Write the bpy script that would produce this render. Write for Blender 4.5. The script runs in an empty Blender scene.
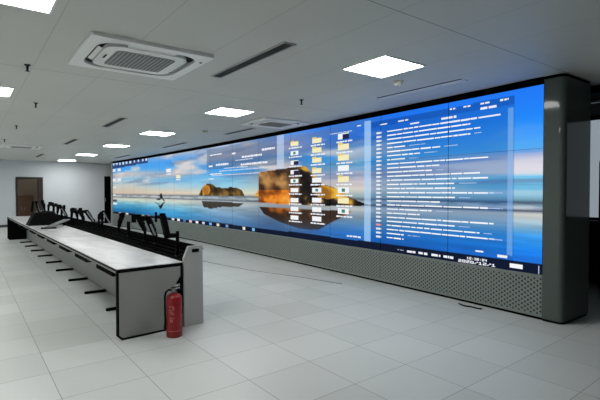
import bpy, bmesh, math, random
import numpy as np
from mathutils import Vector, Matrix
random.seed(7)
PI = math.pi
S = bpy.context.scene
COL = S.collection

# ------------------------------------------------------------------ camera numbers
F_PX, YAW, PITCH, CAM_H = 446.4, 0.644956, -0.0189065, 1.3809
cy_, sy_ = math.cos(YAW), math.sin(YAW)
cp_, sp_ = math.cos(PITCH), math.sin(PITCH)
FWD0 = np.array([sy_, cy_, 0.0]); RGT = np.array([cy_, -sy_, 0.0]); UP0 = np.array([0, 0, 1.0])
FWD = FWD0 * cp_ + UP0 * sp_
UPV = -FWD0 * sp_ + UP0 * cp_
CAM = np.array([0, 0, CAM_H])

def ray(x, y):
    return FWD + RGT * (x - 300) / F_PX + UPV * (200 - y) / F_PX
def on_z(x, y, z):
    d = ray(x, y); return CAM + d * ((z - CAM_H) / d[2])
def at_depth(x, y, dep):
    return CAM + ray(x, y) * dep
def proj(P):
    v = np.array(P, float) - CAM; z = v @ FWD
    return 300 + F_PX * (v @ RGT) / z, 200 - F_PX * (v @ UPV) / z, z

# ------------------------------------------------------------------ materials
def lin(c):
    c = c / 255.0
    return c / 12.92 if c <= 0.04045 else ((c + 0.055) / 1.055) ** 2.4
def rgb(r, g, b):
    return (lin(r), lin(g), lin(b), 1.0)

def mat(name, col, rough=0.5, metal=0.0, spec=0.5, emit=None, estr=0.0, noise=0.0, nscale=20.0, bump=0.0, bscale=200.0):
    m = bpy.data.materials.new(name); m.use_nodes = True
    nt = m.node_tree; b = nt.nodes['Principled BSDF']
    b.inputs['Base Color'].default_value = col
    b.inputs['Roughness'].default_value = rough
    b.inputs['Metallic'].default_value = metal
    b.inputs['Specular IOR Level'].default_value = spec
    if emit:
        b.inputs['Emission Color'].default_value = emit
        b.inputs['Emission Strength'].default_value = estr
    if noise or bump:
        tc = nt.nodes.new('ShaderNodeTexCoord')
    if noise:
        n = nt.nodes.new('ShaderNodeTexNoise'); n.inputs['Scale'].default_value = nscale
        n.inputs['Detail'].default_value = 4
        nt.links.new(tc.outputs['Object'], n.inputs['Vector'])
        mx = nt.nodes.new('ShaderNodeMix'); mx.data_type = 'RGBA'
        mx.inputs[6].default_value = tuple(c * (1 - noise) for c in col[:3]) + (1,)
        mx.inputs[7].default_value = tuple(min(1, c * (1 + noise)) for c in col[:3]) + (1,)
        nt.links.new(n.outputs['Fac'], mx.inputs[0])
        nt.links.new(mx.outputs[2], b.inputs['Base Color'])
    if bump:
        n2 = nt.nodes.new('ShaderNodeTexNoise'); n2.inputs['Scale'].default_value = bscale
        nt.links.new(tc.outputs['Object'], n2.inputs['Vector'])
        bp = nt.nodes.new('ShaderNodeBump'); bp.inputs['Strength'].default_value = bump
        bp.inputs['Distance'].default_value = 0.004
        nt.links.new(n2.outputs['Fac'], bp.inputs['Height'])
        nt.links.new(bp.outputs['Normal'], b.inputs['Normal'])
    return m

class NT:
    """small helper to chain math nodes"""
    def __init__(s, nt): s.nt = nt
    def m(s, op, a, b=None, c=None):
        n = s.nt.nodes.new('ShaderNodeMath'); n.operation = op
        for i, v in enumerate((a, b, c)):
            if v is None: continue
            if isinstance(v, (int, float)): n.inputs[i].default_value = v
            else: s.nt.links.new(v, n.inputs[i])
        return n.outputs[0]
    def mix(s, f, a, b):
        n = s.nt.nodes.new('ShaderNodeMix'); n.data_type = 'RGBA'
        for i, v in ((0, f), (6, a), (7, b)):
            if isinstance(v, (int, float, tuple)): n.inputs[i].default_value = v
            else: s.nt.links.new(v, n.inputs[i])
        return n.outputs[2]

def floor_material():
    m = mat('floor_tiles', rgb(200, 202, 200), 0.42)
    nt = m.node_tree; b = nt.nodes['Principled BSDF']; N = NT(nt)
    tc = nt.nodes.new('ShaderNodeTexCoord'); sx = nt.nodes.new('ShaderNodeSeparateXYZ')
    nt.links.new(tc.outputs['Object'], sx.inputs[0])
    X = N.m('DIVIDE', N.m('SUBTRACT', sx.outputs[0], 0.505), 0.574)
    Y = N.m('DIVIDE', N.m('SUBTRACT', N.m('ADD', sx.outputs[1], N.m('MULTIPLY', sx.outputs[0], -0.035)), 1.69), 0.534)
    fx = N.m('FRACT', X); fy = N.m('FRACT', Y)
    ex = N.m('MINIMUM', fx, N.m('SUBTRACT', 1.0, fx)); ey = N.m('MINIMUM', fy, N.m('SUBTRACT', 1.0, fy))
    e = N.m('MINIMUM', ex, ey)
    line = N.m('LESS_THAN', e, 0.0055)
    cmb = nt.nodes.new('ShaderNodeCombineXYZ')
    nt.links.new(N.m('FLOOR', X), cmb.inputs[0]); nt.links.new(N.m('FLOOR', Y), cmb.inputs[1])
    wn = nt.nodes.new('ShaderNodeTexWhiteNoise'); wn.noise_dimensions = '2D'
    nt.links.new(cmb.outputs[0], wn.inputs['Vector'])
    t1 = N.mix(wn.outputs['Value'], rgb(177, 181, 178), rgb(193, 196, 194))
    # fine speckle and soft worn streaks of the vinyl
    n = nt.nodes.new('ShaderNodeTexNoise'); n.inputs['Scale'].default_value = 55; n.inputs['Detail'].default_value = 6
    nt.links.new(tc.outputs['Object'], n.inputs['Vector'])
    t2 = N.mix(N.m('MULTIPLY', n.outputs['Fac'], 0.35), t1, rgb(153, 158, 155))
    n2 = nt.nodes.new('ShaderNodeTexNoise'); n2.inputs['Scale'].default_value = 1.2; n2.inputs['Detail'].default_value = 3
    nt.links.new(tc.outputs['Object'], n2.inputs['Vector'])
    t3 = N.mix(N.m('MULTIPLY', n2.outputs['Fac'], 0.25), t2, rgb(196, 199, 196))
    nt.links.new(N.mix(N.m('MULTIPLY', line, 0.7), t3, rgb(92, 98, 96)), b.inputs['Base Color'])
    return m

def ceiling_material():
    m = mat('ceiling_planks', rgb(190, 192, 188), 0.5)
    nt = m.node_tree; b = nt.nodes['Principled BSDF']; N = NT(nt)
    tc = nt.nodes.new('ShaderNodeTexCoord'); sx = nt.nodes.new('ShaderNodeSeparateXYZ')
    nt.links.new(tc.outputs['Object'], sx.inputs[0])
    fx = N.m('FRACT', N.m('DIVIDE', N.m('SUBTRACT', sx.outputs[0], 0.55), 0.603))
    fy = N.m('FRACT', N.m('DIVIDE', N.m('SUBTRACT', sx.outputs[1], 2.03), 3.1))
    lx = N.m('LESS_THAN', N.m('MINIMUM', fx, N.m('SUBTRACT', 1.0, fx)), 0.006)
    ly = N.m('LESS_THAN', N.m('MINIMUM', fy, N.m('SUBTRACT', 1.0, fy)), 0.0013)
    n = nt.nodes.new('ShaderNodeTexNoise'); n.inputs['Scale'].default_value = 0.8
    nt.links.new(tc.outputs['Object'], n.inputs['Vector'])
    base = N.mix(n.outputs['Fac'], rgb(193, 195, 189), rgb(207, 208, 202))
    c1 = N.mix(N.m('MULTIPLY', lx, 0.45), base, rgb(140, 142, 138))
    c2 = N.mix(N.m('MULTIPLY', ly, 0.8), c1, rgb(80, 84, 82))
    nt.links.new(c2, b.inputs['Base Color'])
    return m

def perforated_material():
    m = mat('perforated_steel', rgb(88, 94, 92), 0.45, 0.0)
    nt = m.node_tree; b = nt.nodes['Principled BSDF']; N = NT(nt)
    tc = nt.nodes.new('ShaderNodeUVMap'); sx = nt.nodes.new('ShaderNodeSeparateXYZ')
    nt.links.new(tc.outputs[0], sx.inputs[0])
    p = 0.068
    def lattice(off):
        a = N.m('MULTIPLY', N.m('SUBTRACT', N.m('FRACT', N.m('ADD', N.m('DIVIDE', sx.outputs[0], p), off)), 0.5), p / 0.05)
        c = N.m('SUBTRACT', N.m('FRACT', N.m('ADD', N.m('DIVIDE', sx.outputs[1], 0.05), off)), 0.5)
        return N.m('SQRT', N.m('ADD', N.m('MULTIPLY', a, a), N.m('MULTIPLY', c, c)))
    d = N.m('MINIMUM', lattice(0.25), lattice(0.75))
    hole = N.m('LESS_THAN', d, 0.23)
    inb = N.m('MULTIPLY', N.m('GREATER_THAN', sx.outputs[1], 0.03), N.m('LESS_THAN', sx.outputs[1], 0.43))
    hole = N.m('MULTIPLY', hole, inb)
    nt.links.new(N.mix(hole, rgb(116, 124, 120), rgb(20, 25, 25)), b.inputs['Base Color'])
    return m

def worktop_material():
    m = mat('white_laminate', rgb(214, 215, 216), 0.3)
    nt = m.node_tree; b = nt.nodes['Principled BSDF']; N = NT(nt)
    tc = nt.nodes.new('ShaderNodeTexCoord')
    mp = nt.nodes.new('ShaderNodeMapping'); mp.inputs['Scale'].default_value = (3.2, 1.0, 1); mp.inputs['Rotation'].default_value = (0, 0, 0.9)
    nt.links.new(tc.outputs['Object'], mp.inputs[0])
    n = nt.nodes.new('ShaderNodeTexNoise'); n.inputs['Scale'].default_value = 1.6; n.inputs['Detail'].default_value = 5; n.inputs['Distortion'].default_value = 0.8
    nt.links.new(mp.outputs[0], n.inputs['Vector'])
    cr = nt.nodes.new('ShaderNodeValToRGB')
    cr.color_ramp.elements[0].position = 0.36; cr.color_ramp.elements[0].color = rgb(168, 169, 171)
    cr.color_ramp.elements[1].position = 0.56; cr.color_ramp.elements[1].color = rgb(196, 197, 198)
    nt.links.new(n.outputs['Fac'], cr.inputs[0])
    nt.links.new(cr.outputs[0], b.inputs['Base Color'])
    return m

def screen_material():
    m = bpy.data.materials.new('display_picture'); m.use_nodes = True
    nt = m.node_tree; b = nt.nodes['Principled BSDF']
    at = nt.nodes.new('ShaderNodeAttribute'); at.attribute_name = 'picture'
    b.inputs['Base Color'].default_value = (0.004, 0.004, 0.005, 1)
    b.inputs['Roughness'].default_value = 0.5
    b.inputs['Specular IOR Level'].default_value = 0.01
    nt.links.new(at.outputs['Color'], b.inputs['Emission Color'])
    b.inputs['Emission Strength'].default_value = 1.0
    return m

M = {}
M['floor'] = floor_material()
M['ceiling'] = ceiling_material()
M['wall'] = mat('painted_wall', rgb(196, 200, 204), 0.7, noise=0.03, nscale=2)
M['wall_unlit'] = mat('unlit_wall', rgb(46, 50, 52), 0.7, noise=0.05, nscale=3)  # dark grey stands in for walls where the lights are off
M['taupe'] = mat('taupe_wall', rgb(176, 164, 148), 0.7, noise=0.03)
M['base'] = mat('dark_baseboard', rgb(52, 55, 60), 0.5)
M['door_wood'] = mat('dark_brown_wood', rgb(30, 19, 14), 0.5, noise=0.2, nscale=12)
M['cab_wood'] = mat('brown_wood', rgb(112, 76, 38), 0.45, noise=0.18, nscale=9)
M['black'] = mat('black_plastic', rgb(7, 7, 8), 0.6, spec=0.05, noise=0.1, nscale=40)
M['matte_black'] = mat('matte_black', rgb(4, 4, 5), 0.8, spec=0.02, noise=0.1, nscale=40)
M['fabric'] = mat('black_fabric', rgb(9, 9, 10), 0.9, spec=0.1, noise=0.3, nscale=30, bump=0.5)
M['grey_lam'] = mat('grey_laminate', rgb(130, 132, 129), 0.5, spec=0.3, noise=0.02, nscale=60)
M['rail_lam'] = mat('pale_grey_laminate', rgb(150, 152, 149), 0.5, noise=0.02, nscale=60)
M['top'] = worktop_material()
M['pillar'] = mat('glossy_grey_paint', rgb(82, 90, 86), 0.07, spec=0.1, noise=0.02, nscale=3)
M['perf'] = perforated_material()
M['screen'] = screen_material()
M['white_ac'] = mat('white_abs', rgb(238, 239, 236), 0.4, noise=0.02, nscale=30)
M['grille'] = mat('grey_grille', rgb(150, 153, 152), 0.5, noise=0.03, nscale=30)
M['slot_dark'] = mat('slot_dark', rgb(30, 32, 32), 0.7, spec=.15, noise=0.1)
M['grille_gap'] = mat('grille_gap', rgb(84, 88, 88), 0.6, noise=.05)
M['alu'] = mat('aluminium', rgb(170, 172, 172), 0.35, 0.6, noise=0.03)
M['light'] = mat('light_diffuser', rgb(240, 242, 240), 0.5, emit=(1.0, 1.0, 0.98, 1), estr=36.0)
M['light_frame'] = mat('light_frame', rgb(222, 224, 222), 0.4, noise=0.02)
M['red'] = mat('red_enamel', rgb(128, 12, 18), 0.35, noise=0.06, nscale=15)
M['pale_print'] = mat('pale_print', rgb(168, 92, 90), 0.5, noise=0.1)
M['white_print'] = mat('white_print', rgb(215, 218, 218), 0.5, noise=0.05)
M['cable'] = mat('grey_cable', rgb(138, 142, 140), 0.5, noise=0.05)
M['cream'] = mat('cream_plastic', rgb(222, 222, 208), 0.45, noise=0.03)
M['chrome'] = mat('brushed_metal', rgb(150, 150, 150), 0.3, 0.8, noise=0.05)
M['blind'] = mat('daylit_blind', rgb(190, 194, 200), 0.7, emit=rgb(138, 148, 156), estr=1.0)
M['silver'] = mat('silver_grey', rgb(112, 115, 117), 0.45, noise=0.04)

# ------------------------------------------------------------------ mesh helpers
def tag(o, label=None, cat=None, group=None, kind=None):
    if label: o['label'] = label
    if cat: o['category'] = cat
    if group: o['group'] = group
    if kind: o['kind'] = kind
    return o
def thing(name, label, cat, loc=(0, 0, 0), rz=0.0, group=None):
    o = bpy.data.objects.new(name, None); COL.objects.link(o)
    o.location = loc; o.rotation_euler = (0, 0, rz); o.empty_display_size = 0.1
    return tag(o, label, cat, group)

class MB:
    def __init__(s): s.bm = bmesh.new()
    def box(s, x0, x1, y0, y1, z0, z1, bev=0.0, R=None, mi=0):
        b2 = bmesh.new(); bmesh.ops.create_cube(b2, size=1)
        for v in b2.verts:
            v.co = Vector(((x0 + x1) / 2 + v.co.x * (x1 - x0), (y0 + y1) / 2 + v.co.y * (y1 - y0), (z0 + z1) / 2 + v.co.z * (z1 - z0)))
        if bev > 0:
            bmesh.ops.bevel(b2, geom=b2.edges[:], offset=bev, segments=2, affect='EDGES', profile=0.6)
        return s._merge(b2, R, mi)
    def _merge(s, b2, R=None, mi=0):
        if R is not None: bmesh.ops.transform(b2, matrix=R, verts=b2.verts)
        mp = {}
        for v in b2.verts: mp[v] = s.bm.verts.new(v.co)
        for f in b2.faces:
            try:
                nf = s.bm.faces.new([mp[v] for v in f.verts]); nf.material_index = mi; nf.smooth = f.smooth
            except ValueError: pass
        b2.free(); return s
    def prism(s, pts, axis, a, b, mi=0, smooth=False):
        """extrude a 2-D outline along axis ('x','y','z') from a to b"""
        def P(p, t):
            return {'x': (t, p[0], p[1]), 'y': (p[0], t, p[1]), 'z': (p[0], p[1], t)}[axis]
        lo = [s.bm.verts.new(P(p, a)) for p in pts]; hi = [s.bm.verts.new(P(p, b)) for p in pts]
        n = len(pts); fs = []
        fs.append(s.bm.faces.new(lo)); fs.append(s.bm.faces.new(hi))
        for i in range(n):
            f = s.bm.faces.new([lo[i], lo[(i + 1) % n], hi[(i + 1) % n], hi[i]]); f.smooth = smooth; fs.append(f)
        for f in fs: f.material_index = mi
        return s
    def ring(s, outer, inner, axis, a, b):
        """frame between two outlines of equal count, extruded"""
        def P(p, t):
            return {'x': (t, p[0], p[1]), 'y': (p[0], t, p[1]), 'z': (p[0], p[1], t)}[axis]
        n = len(outer)
        v = [[s.bm.verts.new(P(p, t)) for p in o] for o in (outer, inner) for t in (a, b)]
        oa, ob, ia, ib = v
        for i in range(n):
            j = (i + 1) % n
            s.bm.faces.new([oa[i], oa[j], ia[j], ia[i]]); s.bm.faces.new([ob[i], ob[j], ib[j], ib[i]])
            s.bm.faces.new([oa[i], oa[j], ob[j], ob[i]]); s.bm.faces.new([ia[i], ia[j], ib[j], ib[i]])
        return s
    def tube(s, pts, r, n=10, rs=None):
        pts = [Vector(p) for p in pts]; rings = []
        prev = None
        for i, p in enumerate(pts):
            t = (pts[min(i + 1, len(pts) - 1)] - pts[max(i - 1, 0)]).normalized()
            if prev is None:
                a = Vector((0, 0, 1)) if abs(t.z) < 0.9 else Vector((1, 0, 0))
                u = t.cross(a).normalized()
            else:
                u = (prev - t * prev.dot(t)).normalized()
            prev = u; w = t.cross(u)
            rr = rs[i] if rs else r
            rings.append([s.bm.verts.new(p + (u * math.cos(2 * PI * k / n) + w * math.sin(2 * PI * k / n)) * rr) for k in range(n)])
        for i in range(len(rings) - 1):
            for k in range(n):
                f = s.bm.faces.new([rings[i][k], rings[i][(k + 1) % n], rings[i + 1][(k + 1) % n], rings[i + 1][k]]); f.smooth = True
        s.bm.faces.new(rings[0]); s.bm.faces.new(rings[-1])
        return s
    def lathe(s, prof, c=(0, 0, 0), n=28):
        rings = []
        for r, z in prof:
            rings.append([s.bm.verts.new((c[0] + r * math.cos(2 * PI * k / n), c[1] + r * math.sin(2 * PI * k / n), c[2] + z)) for k in range(n)])
        for i in range(len(rings) - 1):
            for k in range(n):
                f = s.bm.faces.new([rings[i][k], rings[i][(k + 1) % n], rings[i + 1][(k + 1) % n], rings[i + 1][k]]); f.smooth = True
        s.bm.faces.new(rings[0]); s.bm.faces.new(rings[-1])
        return s
    def bar(s, a, b, w, h, bev=0.004):
        """rectangular bar from a to b, w across and h deep"""
        a, b = Vector(a), Vector(b); d = b - a; L = d.length; t = d.normalized()
        ref = Vector((0, 0, 1)) if abs(t.z) < 0.95 else Vector((0, 1, 0))
        u = t.cross(ref).normalized(); w2 = u.cross(t)
        R = Matrix((( u.x, t.x, w2.x, (a.x + b.x) / 2), (u.y, t.y, w2.y, (a.y + b.y) / 2), (u.z, t.z, w2.z, (a.z + b.z) / 2), (0, 0, 0, 1)))
        return s.box(-w / 2, w / 2, -L / 2, L / 2, -h / 2, h / 2, bev, R)
    def build(s, name, material, parent=None, label=None, kind=None, loc=None):
        bmesh.ops.recalc_face_normals(s.bm, faces=s.bm.faces)
        me = bpy.data.meshes.new(name); s.bm.to_mesh(me); s.bm.free()
        for m_ in (material if isinstance(material, (list, tuple)) else [material]): me.materials.append(m_)
        o = bpy.data.objects.new(name, me); COL.objects.link(o)
        if parent: o.parent = parent
        if loc: o.location = loc
        if label: o['label'] = label
        if kind: o['kind'] = kind
        return o

def copy_tree(o, parent=None):
    c = o.copy(); COL.objects.link(c); c.parent = parent
    for ch in list(o.children): copy_tree(ch, c)
    return c
def rrect(x0, x1, y0, y1, r, n=6):
    pts = []
    for cx, cy, a0 in ((x1 - r, y1 - r, 0), (x0 + r, y1 - r, 90), (x0 + r, y0 + r, 180), (x1 - r, y0 + r, 270)):
        for k in range(n + 1):
            a = math.radians(a0 + 90 * k / n); pts.append((cx + r * math.cos(a), cy + r * math.sin(a)))
    return pts

# ------------------------------------------------------------------ the setting
CZ = 2.60
XL, XR, YB, YF = -4.2, 7.6, -3.2, 20.6
MB().box(XL, XR, YB, YF + 2.2, -0.1, 0.0).build('floor', M['floor'], kind='structure')
MB().box(XL, XR, YB, YF + 2.2, CZ, CZ + 0.1).build('ceiling', M['ceiling'], kind='structure')
MB().box(XL - 0.1, XL, YB, YF, 0, CZ).build('wall_left', M['wall'], kind='structure')
MB().box(XL - 0.1, XR + 0.1, YB - 0.1, YB, 0, CZ).build('wall_back', M['wall_unlit'], kind='structure')

# far wall, with the openings of two doors
def onYw(x, y): 
    d = ray(x, y); return CAM + d * (YF / d[1])
dx0, dx1 = onYw(15.5, 177)[0], onYw(42.8, 177)[0]
dz = onYw(28, 177)[2]
ex0, ex1 = onYw(104.2, 177)[0], onYw(110.5, 177)[0]
ez = onYw(107, 176.3)[2]
w = MB()
w.box(XL, dx0, YF, YF + 0.15, 0, CZ); w.box(dx0, dx1, YF, YF + 0.15, dz, CZ)
w.box(dx1, ex0, YF, YF + 0.15, 0, CZ); w.box(ex0, ex1, YF, YF + 0.15, ez, CZ); w.box(ex1, 5.75, YF, YF + 0.15, 0, CZ)
w.build('wall_far', M['wall'], kind='structure')
b = MB(); b.box(XL, dx0, YF - 0.015, YF, 0, 0.1, 0.003); b.box(dx1, ex0, YF - 0.015, YF, 0, 0.1, 0.003)
b.build('baseboard_far', M['base'], kind='structure')
# door 1: dark brown frame around a glazed opening, a dim room behind
d = MB(); fw = 0.07
d.box(dx0, dx0 + fw, YF - 0.03, YF + 0.16, 0, dz, 0.006); d.box(dx1 - 0.17, dx1, YF - 0.03, YF + 0.16, 0, dz, 0.006)
d.box(dx0 + fw, dx1 - 0.17, YF - 0.03, YF + 0.16, dz - 0.09, dz, 0.006)
door1 = d.build('door_1', M['door_wood'], kind='structure')
r = MB()
r.box(dx0 - 0.6, dx1 + 0.6, YF + 1.9, YF + 2.0, 0, CZ); r.box(dx0 - 0.7, dx0 - 0.6, YF + 0.15, YF + 2, 0, CZ); r.box(dx1 + 0.6, dx1 + 0.7, YF + 0.15, YF + 2, 0, CZ)
r.build('wall_beyond_door', M['taupe'], kind='structure')
# door 2: narrow black door leaf beside the video wall
d = MB(); d.box(ex0, ex1, YF - 0.02, YF + 0.06, 0, ez, 0.005)
door2 = d.build('door_2', M['matte_black'], kind='structure')
MB().box(ex0 + 0.03, ex0 + 0.05, YF - 0.06, YF - 0.02, 0.95, 1.1, 0.004).build('door_handle', M['chrome'], door2)
# cabinet in the room beyond door 1
c = thing('wooden_cabinet', 'brown wooden cabinet seen through the dark-framed doorway in the far wall', 'cabinet', (dx0 + 0.36, YF + 1.2, 0))
MB().box(-0.42, 0.34, -0.25, 0.25, 0.0, 1.22, 0.01).build('carcass', M['cab_wood'], c)
for sx_ in (-1, 1):
    dd = MB().box(-0.035 + sx_ * 0.19 - 0.17, -0.035 + sx_ * 0.19 + 0.17, -0.27, -0.25, 0.08, 1.16, 0.006).build('door', M['cab_wood'], c)
    MB().box(-0.035 + sx_ * 0.05 - 0.008, -0.035 + sx_ * 0.05 + 0.008, -0.295, -0.27, 0.6, 0.75, 0.003).build('handle', M['chrome'], dd)

# right-hand side beyond the end of the video wall
w = MB()
WY0, WY1, WZ0, WZ1 = 0.55, 3.3, 0.95, 2.5
w.box(XR, XR + 0.1, YB, WY0, 0, CZ); w.box(XR, XR + 0.1, WY1, YF, 0, CZ)
w.box(XR, XR + 0.1, WY0, WY1, 0, WZ0); w.box(XR, XR + 0.1, WY0, WY1, WZ1, CZ)
w.build('wall_right', M['wall_unlit'], kind='structure')
win = MB()
win.box(XR + 0.0, XR + 0.09, WY0, WY0 + 0.05, WZ0, WZ1); win.box(XR + 0.0, XR + 0.09, WY1 - 0.05, WY1, WZ0, WZ1)
win.box(XR + 0.0, XR + 0.09, WY0 + .05, WY1 - .05, WZ0, WZ0 + 0.04); win.box(XR + 0.0, XR + 0.09, WY0 + .05, WY1 - .05, WZ1 - 0.04, WZ1)
window = win.build('window_1', M['black'], kind='structure')
MB().box(XR + 0.03, XR + 0.05, WY0 + .05, WY1 - .05, WZ0 + .04, WZ1 - .04).build('blind', M['blind'], window)
MB().box(XR - 0.14, XR - 0.001, WY0 - 0.05, WY1 + 0.05, WZ0 - 0.04, WZ0, 0.006).build('sill', M['base'], window)
MB().box(5.8, XR - .001, YB + .01, 5.0, CZ - .085, CZ - .001).build('added_dark_soffit', M['matte_black'], kind='structure')  # black soffit added so the pillar side reflects a dark ceiling
MB().box(6.3, 6.34, YB + .01, 5.0, CZ - .11, CZ - .085).build('trim_2', M['alu'], kind='structure')
MB().box(5.62, 5.72, 2.35, YF - 0.02, 0, CZ).build('wall_screen', M['wall_unlit'], kind='structure')
# tall black cabinet by the window
c = thing('storage_cabinet', 'tall black cabinet at the right picture edge before the pale window', 'cabinet', (7.0, 2.2, 0))
cx = on_z(597.3, 191, 1.0)
# ------------------------------------------------------------------ video wall
U = 1.209
NP = 14
h0, kap = -0.0504699, 0.0078284
P = [np.array([4.9288, 2.2438])]
for i in range(NP * 4):
    h = h0 + kap * (i + .5) / 4
    P.append(P[-1] + .25 * U * np.array([-math.sin(h), math.cos(h)]))
P = np.array(P)                                  # four path points to a panel, from the near (right) end
SZ0, SZ1 = 0.487, 2.522
def path_at(k):
    t = min(max(k * 4, 0), NP * 4 - 1e-6); i = int(t); f = t - i
    return P[i] * (1 - f) + P[i + 1] * f
KK = np.linspace(0, NP, 561)
KX = np.array([proj((*path_at(k), 1.4))[0] for k in KK])
def on_screen(px, py):
    """photo point -> (k panels from the near end, v height 0..1) on the display surface"""
    k = float(np.interp(px, KX[::-1], KK[::-1])); q = path_at(k)
    yb = proj((*q, SZ0))[1]; yt = proj((*q, SZ1))[1]
    return k, (yb - py) / (yb - yt)

# --- picture on the display: a coast with two rocks, windows and icons over it
def fbm(x, y, seed=0, oct=4):
    rng = np.random.RandomState(seed); out = np.zeros_like(x); a = 1.0; tot = 0
    for o in range(oct):
        g = rng.rand(64, 64)
        xi = np.floor(x).astype(int); yi = np.floor(y).astype(int); fx = x - xi; fy = y - yi
        fx = fx * fx * (3 - 2 * fx); fy = fy * fy * (3 - 2 * fy)
        g00 = g[yi % 64, xi % 64]; g10 = g[yi % 64, (xi + 1) % 64]; g01 = g[(yi + 1) % 64, xi % 64]; g11 = g[(yi + 1) % 64, (xi + 1) % 64]
        out += a * ((g00 * (1 - fx) + g10 * fx) * (1 - fy) + (g01 * (1 - fx) + g11 * fx) * fy)
        tot += a; a *= .5; x = x * 2.03 + 7.1; y = y * 2.03 + 3.7
    return out / tot

SKY = {  # k : list of (v, colour)
 0.2: [(0, (28, 100, 205)), (.05, (30, 108, 214)), (.12, (28, 128, 230)), (.2, (58, 152, 228)), (.255, (150, 190, 215)), (.314, (206, 206, 200)), (.345, (170, 182, 200)),
       (.38, (112, 150, 170)), (.42, (140, 195, 220)), (.47, (105, 185, 225)), (.53, (120, 200, 238)), (.55, (206, 204, 222)), (.60, (190, 188, 214)), (.64, (120, 150, 214)),
       (.68, (70, 168, 246)), (.74, (58, 155, 252)), (.85, (32, 134, 250)), (1, (34, 120, 246))],
 2.5: [(0, (30, 92, 180)), (.1, (34, 112, 200)), (.2, (90, 130, 165)), (.3, (185, 192, 192)), (.345, (150, 160, 175)), (.4, (150, 175, 180)), (.46, (215, 210, 196)),
       (.52, (190, 180, 190)), (.58, (130, 150, 190)), (.66, (70, 165, 225)), (.76, (55, 140, 220)), (.85, (34, 106, 212)), (1, (28, 114, 240))],
 4.3: [(0, (50, 92, 150)), (.1, (70, 105, 150)), (.22, (105, 122, 140)), (.32, (150, 158, 162)), (.36, (120, 130, 136)), (.42, (205, 212, 196)), (.5, (170, 186, 186)),
       (.6, (135, 140, 158)), (.68, (70, 130, 190)), (.76, (45, 125, 205)), (.85, (140, 148, 185)), (.93, (130, 150, 205)), (1, (90, 150, 235))],
 6.3: [(0, (70, 120, 172)), (.1, (92, 140, 185)), (.2, (132, 165, 190)), (.3, (190, 198, 200)), (.36, (150, 165, 175)), (.42, (222, 214, 186)), (.5, (150, 205, 228)), (.6, (120, 195, 236)),
       (.7, (62, 158, 236)), (.78, (80, 150, 222)), (.86, (168, 168, 184)), (1, (178, 196, 226))],
 9.0: [(0, (60, 125, 178)), (.12, (60, 150, 200)), (.22, (130, 185, 205)), (.3, (205, 208, 192)), (.36, (165, 172, 178)), (.42, (222, 204, 180)), (.52, (170, 205, 220)), (.62, (110, 175, 220)),
       (.7, (190, 185, 190)), (.78, (80, 165, 235)), (.9, (70, 160, 240)), (1, (170, 180, 200))],
 12.5: [(0, (22, 78, 120)), (.1, (35, 125, 180)), (.2, (95, 170, 200)), (.29, (196, 206, 188)), (.36, (170, 172, 172)), (.42, (208, 190, 168)), (.55, (196, 200, 194)), (.68, (150, 195, 220)),
       (.76, (196, 190, 186)), (.84, (75, 165, 238)), (1, (75, 150, 235))],
}
def in_poly(x, y, poly):
    c = np.zeros(x.shape, bool); n = len(poly); j = n - 1
    for i in range(n):
        xi, yi = poly[i]; xj, yj = poly[j]
        if yi != yj:
            c ^= ((yi > y) != (yj > y)) & (x < (xj - xi) * (y - yi) / (yj - yi) + xi)
        j = i
    return c
def spoly(pts): return [on_screen(*p) for p in pts]
ROCK_S = spoly([(199, 195), (202, 188), (205, 184.6), (209, 183.2), (213, 184.5), (216, 187), (223, 187.8), (231, 187.2), (236, 187.4), (242, 190), (244.5, 195.8), (238, 196), (215, 195.6)])
ROCK_S_REF = spoly([(201.5, 201.2), (244.5, 203), (238, 207), (224, 206.6), (212, 208.5), (204, 207.5)])
ROCK_L = spoly([(258.6, 172.4), (272, 170.2), (290, 167.6), (300, 165.5), (306, 166.5), (311, 172), (317, 178), (323, 184), (333, 187), (341, 191), (350, 197), (360, 201.5), (372, 205.5), (344, 206), (300, 205), (258.6, 202.5)])
ROCK_L_REF = spoly([(259, 206.5), (300, 209), (352, 211), (345, 216), (334, 221), (318, 230), (300, 229), (280, 222), (264, 214)])
LITS = spoly([(202, 188), (205, 184.6), (209, 185.5), (210.5, 190), (208, 195), (203, 195)])
LITL = spoly([(322, 185), (333, 187.5), (341, 191.5), (340, 197), (328, 199), (318, 197), (313, 190)])
PEBL = spoly([(254, 195.8), (258.6, 190), (258.6, 196.3), (248, 196.2)])
def quad(px0, px1, t0, t1, b0, b1): return spoly([(px0, t0), (px1, t1), (px1, b1), (px0, b0)])
WINDOWS = [  # (outline, colour, alpha)
 (quad(112, 148, 164.6, 156.5, 169, 162.5), (30, 48, 96), .8),
 (quad(207, 277, 150.0, 135.0, 169.8, 164.8), (84, 104, 132), .45),
 (quad(277, 284, 135.5, 134.0, 169.5, 168.5), (196, 216, 240), .62),
 (quad(285, 364, 134.0, 119.3, 231, 244.5), (150, 148, 156), .07),
 (quad(364.5, 370.5, 121.5, 120.3, 245.0, 246.0), (176, 212, 248), .72),
 (quad(371, 514, 122.3, 95.5, 246.2, 264.0), (14, 74, 150), .32),
 (quad(371, 514, 122.3, 95.5, 128, 103.5), (10, 60, 146), .32),
 (quad(507.6, 512.6, 107.8, 106.8, 255.0, 256), (150, 190, 240), .55),
 (quad(112, 544.5, 211.4, 264.3, 216, 278), (11, 20, 42), .97),
]
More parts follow.
